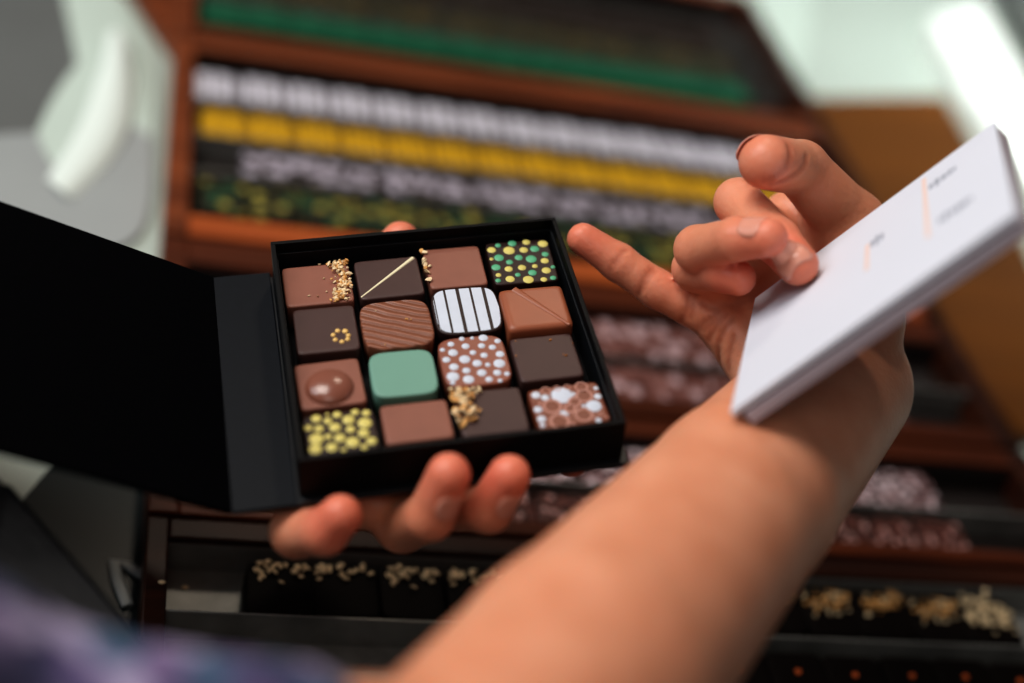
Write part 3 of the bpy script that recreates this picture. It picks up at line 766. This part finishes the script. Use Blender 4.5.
row(.844, 'row_silver', X0+.030, 13, 'dark chocolate with silver speckles just below the yellow row', 'silver speckled chocolates in the tray', pd=.028)
row(.798, 'row_goldgreen', X0, 14, 'dark chocolate with gold and green dots in the row nearest the orange wood strip', 'gold and green dotted chocolates in the tray')
row(.690, 'row_pink', X0+.02, 13, 'pink speckled chocolate in the farther row below the pointing finger', 'pink speckled chocolates, farther row')
row(.643, 'row_pink', X0+.02, 13, 'pink speckled chocolate in the nearer row below the pointing finger', 'pink speckled chocolates, nearer row')
row(.567, 'row_pinkwhite', X0+.014, 13, 'white speckled chocolate in the bright row right of the forearm', 'white speckled chocolates right of the forearm')
row(.530, 'row_rose', X0+.018, 13, 'rose speckled chocolate beside the wooden strip right of the forearm', 'rose speckled chocolates along the wooden strip', pd=.026)
# nearest tray: seeds and nuts
def seedmesh(k):
    r_ = np.random.default_rng(k)
    lst = [(r_.uniform(-.0145, .0145), r_.uniform(.0085, .0148) if r_.random() < .85 else r_.uniform(.001, .008), .0166+r_.uniform(0, .0018), r_.uniform(.0016, .0022), r_.uniform(0, 6.28), r_.uniform(-.5, .5)) for _ in range(26)]
    return almond_chip(lst)
def nutmesh(k):
    r_ = np.random.default_rng(k)
    return bits([(r_.uniform(-.014, .014), r_.normal(.007, .004), .0164+abs(r_.normal(0, .0012)), r_.uniform(.0010, .0022), int(r_.random() < .3)) for _ in range(46)])
def flakemesh(k):
    r_ = np.random.default_rng(k)
    return bits([(r_.uniform(-.014, .014), r_.normal(.004, .006), .0164+abs(r_.normal(0, .0014)), r_.uniform(.0012, .0024), 1) for _ in range(70)])
seeds = [seedmesh(i) for i in (1, 2)]; nuts = [nutmesh(i) for i in (3, 4)]; flakes = [flakemesh(5)]
for me_, ms in [(x, ['nutpale']) for x in seeds]+[(x, ['nut', 'nutpale']) for x in nuts+flakes]:
    for k in ms: me_.materials.append(M[k])
    me_.polygons.foreach_set('use_smooth', [True]*len(me_.polygons))
def top_part(nm, me_, par):
    c = bpy.data.objects.new(nm, me_); COL.objects.link(c); c.parent = par; return c
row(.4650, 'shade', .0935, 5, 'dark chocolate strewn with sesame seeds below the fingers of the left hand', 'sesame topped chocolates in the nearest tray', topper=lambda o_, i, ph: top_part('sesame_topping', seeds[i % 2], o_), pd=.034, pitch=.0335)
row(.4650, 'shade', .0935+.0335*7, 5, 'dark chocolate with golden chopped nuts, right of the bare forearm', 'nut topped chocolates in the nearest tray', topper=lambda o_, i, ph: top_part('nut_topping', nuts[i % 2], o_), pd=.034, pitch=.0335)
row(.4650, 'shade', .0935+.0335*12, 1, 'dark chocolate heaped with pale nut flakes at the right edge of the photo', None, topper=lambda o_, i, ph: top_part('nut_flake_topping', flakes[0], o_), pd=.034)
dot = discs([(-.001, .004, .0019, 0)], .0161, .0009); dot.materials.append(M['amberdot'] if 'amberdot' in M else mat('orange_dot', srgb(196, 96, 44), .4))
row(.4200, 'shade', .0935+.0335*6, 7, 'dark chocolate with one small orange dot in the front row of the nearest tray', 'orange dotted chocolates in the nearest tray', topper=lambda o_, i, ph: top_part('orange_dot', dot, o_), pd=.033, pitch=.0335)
# stray seeds on the tray
sd = almond_chip([(0, 0, .0006, .0018, 0, 0)]); sd.materials.append(M['nutpale']); sd.polygons.foreach_set('use_smooth', [True]*len(sd.polygons))
for px, py, zz, lb in ((162, 583, TOP+.0003, 'stray sesame seed on the wooden rim of the nearest tray'), (185, 588, FZ+.0001, 'stray sesame seed lying in the empty steel slot')):
    o_ = bpy.data.objects.new('sesame_seed', sd); COL.objects.link(o_); o_.location = tuple(onz(px, py, zz)); tag(o_, lb, 'seed', 'stray sesame seeds')

# ------------------------------------------------------------------ things beside the trays
def flat(name, pts_px, z, m_, label, cat, th=.004):
    P = [onz(px, py, z) for px, py in pts_px]
    o_ = link_obj(name, extrude_poly(P, (0, 0, -th)), m_, None); tag(o_, label, cat); return o_
flat('wooden_board', [(806, 98), (944, 96), (1010, 214), (1100, 420), (1021, 432), (935, 330)], CT+.012, 'ochre', 'ochre brown wooden board lying right of the trays', 'board', .0115)
flat('glossy_panel', [(62, 452), (140, 470), (152, 470), (152, 760), (-40, 760), (-60, 600)], CT+.003, 'glass', 'dark glossy panel left of the nearest tray', 'panel', .0025)
# black bag leaning at the lower left
P = [at(-30, 455, .50), at(8, 488, .50), at(40, 520, .495), at(142, 642, .49), at(150, 720, .48), at(-40, 760, .46)]
bg = empty('black_bag'); tag(bg, 'glossy black bag edge beside the floral sleeve', 'bag')
nb = np.cross(P[3]-P[0], P[5]-P[0]); nb /= np.linalg.norm(nb); nb = nb if nb.dot(CAM-P[0]) < 0 else -nb
link_obj('bag_side', extrude_poly(P, nb*.03), 'bag', bg)
V = []; Fc = []
for i in range(24):
    t_ = i/23; c = mid(P[1], P[3], t_)
    for k in range(6): a = k*math.pi/3; V.append(c+v1@RW.T*0+RW@np.array([math.cos(a)*.0012, math.sin(a)*.0012, 0]))
for i in range(23):
    for k in range(6): Fc.append((i*6+k, i*6+(k+1) % 6, (i+1)*6+(k+1) % 6, (i+1)*6+k))
link_obj('piping', mesh(V, Fc), 'boxspine', bg, True)
# reflection on the glossy panel, built as a bent pale strip
cu = []
for px, py in ((146, 577), (128, 566), (114, 562), (118, 580), (128, 606)): cu.append(onz(px, py, CT+.0045))
V = []; Fc = []
for i, c in enumerate(cu):
    dr = cu[min(i+1, len(cu)-1)]-cu[max(i-1, 0)]; dr /= np.linalg.norm(dr); sd_ = np.cross(dr, [0, 0, 1.])
    for k in range(8): a = k*math.pi/4; V.append(c+sd_*math.cos(a)*.003+np.array([0, 0, math.sin(a)*.0014]))
for i in range(len(cu)-1):
    for k in range(8): Fc.append((i*8+k, i*8+(k+1) % 8, (i+1)*8+(k+1) % 8, (i+1)*8+k))
o_ = link_obj('panel_reflection', mesh(V, Fc), 'palegrey', None, True); tag(o_, 'small bent pale strip modelled for a reflection on the dark glossy panel', 'clip')
# folded pale wrapping film at the upper left
FP = [(-60, -40, .012), (70, -40, .012), (118, -14, .008), (154, 58, .006), (152, 132, .006), (126, 128, .008), (120, 58, .014), (85, 58, .016), (40, 150, .010), (-60, 170, .012), (44, 184, .004), (84, 188, .004), (60, 250, .003), (156, 255, .003), (-60, 250, .003)]
FFc = [(0, 1, 7, 8, 9), (1, 2, 3, 4, 5, 6, 7), (7, 6, 5, 11, 10, 8), (5, 4, 13, 12, 11), (9, 8, 10, 11, 12, 14)]
me_ = mesh([onz(px, py, CT+zz) for px, py, zz in FP], FFc, [0, 1, 1, 3, 3])  # light and shade of the folds put into separate facet colours
fo = link_obj('wrapping_film', me_, ['midgrey', 'palemint', 'brightwhite', 'palegrey'], None, True)
tag(fo, 'folded pale glossy wrapping film left of the trays', 'wrapping film')
sb = fo.modifiers.new('soft', 'SUBSURF'); sb.levels = 3; sb.render_levels = 3
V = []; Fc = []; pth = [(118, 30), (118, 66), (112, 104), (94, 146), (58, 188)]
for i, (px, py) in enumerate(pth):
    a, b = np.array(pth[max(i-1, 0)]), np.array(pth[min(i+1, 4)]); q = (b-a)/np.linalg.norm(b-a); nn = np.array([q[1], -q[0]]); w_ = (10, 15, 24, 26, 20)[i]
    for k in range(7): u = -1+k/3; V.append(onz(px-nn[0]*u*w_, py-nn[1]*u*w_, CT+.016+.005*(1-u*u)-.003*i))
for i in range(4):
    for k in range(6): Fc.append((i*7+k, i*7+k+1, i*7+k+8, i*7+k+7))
ff = link_obj('fold_highlight', mesh(V, Fc), 'filmglint', fo, True); sb = ff.modifiers.new('soft', 'SUBSURF'); sb.levels = 2; sb.render_levels = 2  # glossy streak on the film, its highlight modelled as a white strip
flat('wooden_wedge', [(112, -40), (184, -40), (179, 50), (170, 44)], CT+.012, 'wood', 'brown wooden corner piece at the top left of the trays', 'wood piece', .0115)
# upper right: pale box with a white lid edge
flat('white_carton', [(930, 20), (980, 0), (1090, 190), (1060, 300), (1036, 205), (965, 88)], CT+.02, 'brightwhite', 'bright white carton in the upper right beyond the board', 'carton', .0195)
flat('grey_case', [(985, -60), (1140, -60), (1160, 190), (1100, 150), (1040, 45)], CT+.03, 'midgrey', 'dark grey case in the top right corner', 'case', .0295)
flat('pale_panel', [(700, -90), (822, -90), (806, 60), (790, 96), (770, 45)], CT+.004, 'palemint', 'pale strip of worktop edging along the tray side', 'panel', .0035)

# ------------------------------------------------------------------ room
def sbox(name, lo, hi, m_): return struct(boxes(name, [(lo, hi)], m_, None, 0))
sbox('floor', (-3, -3, -.1), (4, 4, 0), 'floor'); sbox('wall_back', (-3, 4, 0), (4, 4.1, 3), 'wall'); sbox('wall_right', (4, -3, 0), (4.1, 4, 3), 'wall')

# ------------------------------------------------------------------ light
def area(name, loc, target, size, power, col, sy=None):
    l = bpy.data.lights.new(name, 'AREA'); l.energy = power; l.color = col; l.size = size
    if sy: l.shape = 'RECTANGLE'; l.size_y = sy
    o_ = bpy.data.objects.new(name, l); COL.objects.link(o_); o_.location = loc
    o_.rotation_euler = (Vector(target)-Vector(loc)).to_track_quat('-Z', 'Y').to_euler(); return o_
area('ceiling_lamp', (-.75, .85, 2.6), (.2, .6, 1.0), .8, 26, (1, .94, .88))
area('window_light', (-1.6, .9, 2.2), (.1, .6, 1.0), 1.0, 16, (.86, .94, 1))
area('corner_fill', (1.15, 1.25, 2.5), (.80, 1.05, .9), .3, 1.4, (.95, 1, .98)).data.spread = math.radians(34)  # added to brighten the upper right, no such source known
area('near_fill', (-.45, -.6, 2.6), (.2, .6, 1.), 1.0, 6, (1, .93, .86))  # added soft fill for the dim nearest tray, no known source
area('spot_lamp', (.25, 1.5, 2.4), (.2, .6, 1.), .16, 4, (1, .86, .7))
w = bpy.data.worlds.new('world'); scene.world = w; w.use_nodes = True
w.node_tree.nodes['Background'].inputs[0].default_value = (.9, .92, 1, 1); w.node_tree.nodes['Background'].inputs[1].default_value = .07
scene.view_settings.view_transform = 'Standard'; scene.view_settings.look = 'Medium High Contrast'; scene.view_settings.exposure = -.16
scene.cycles.use_denoising = True
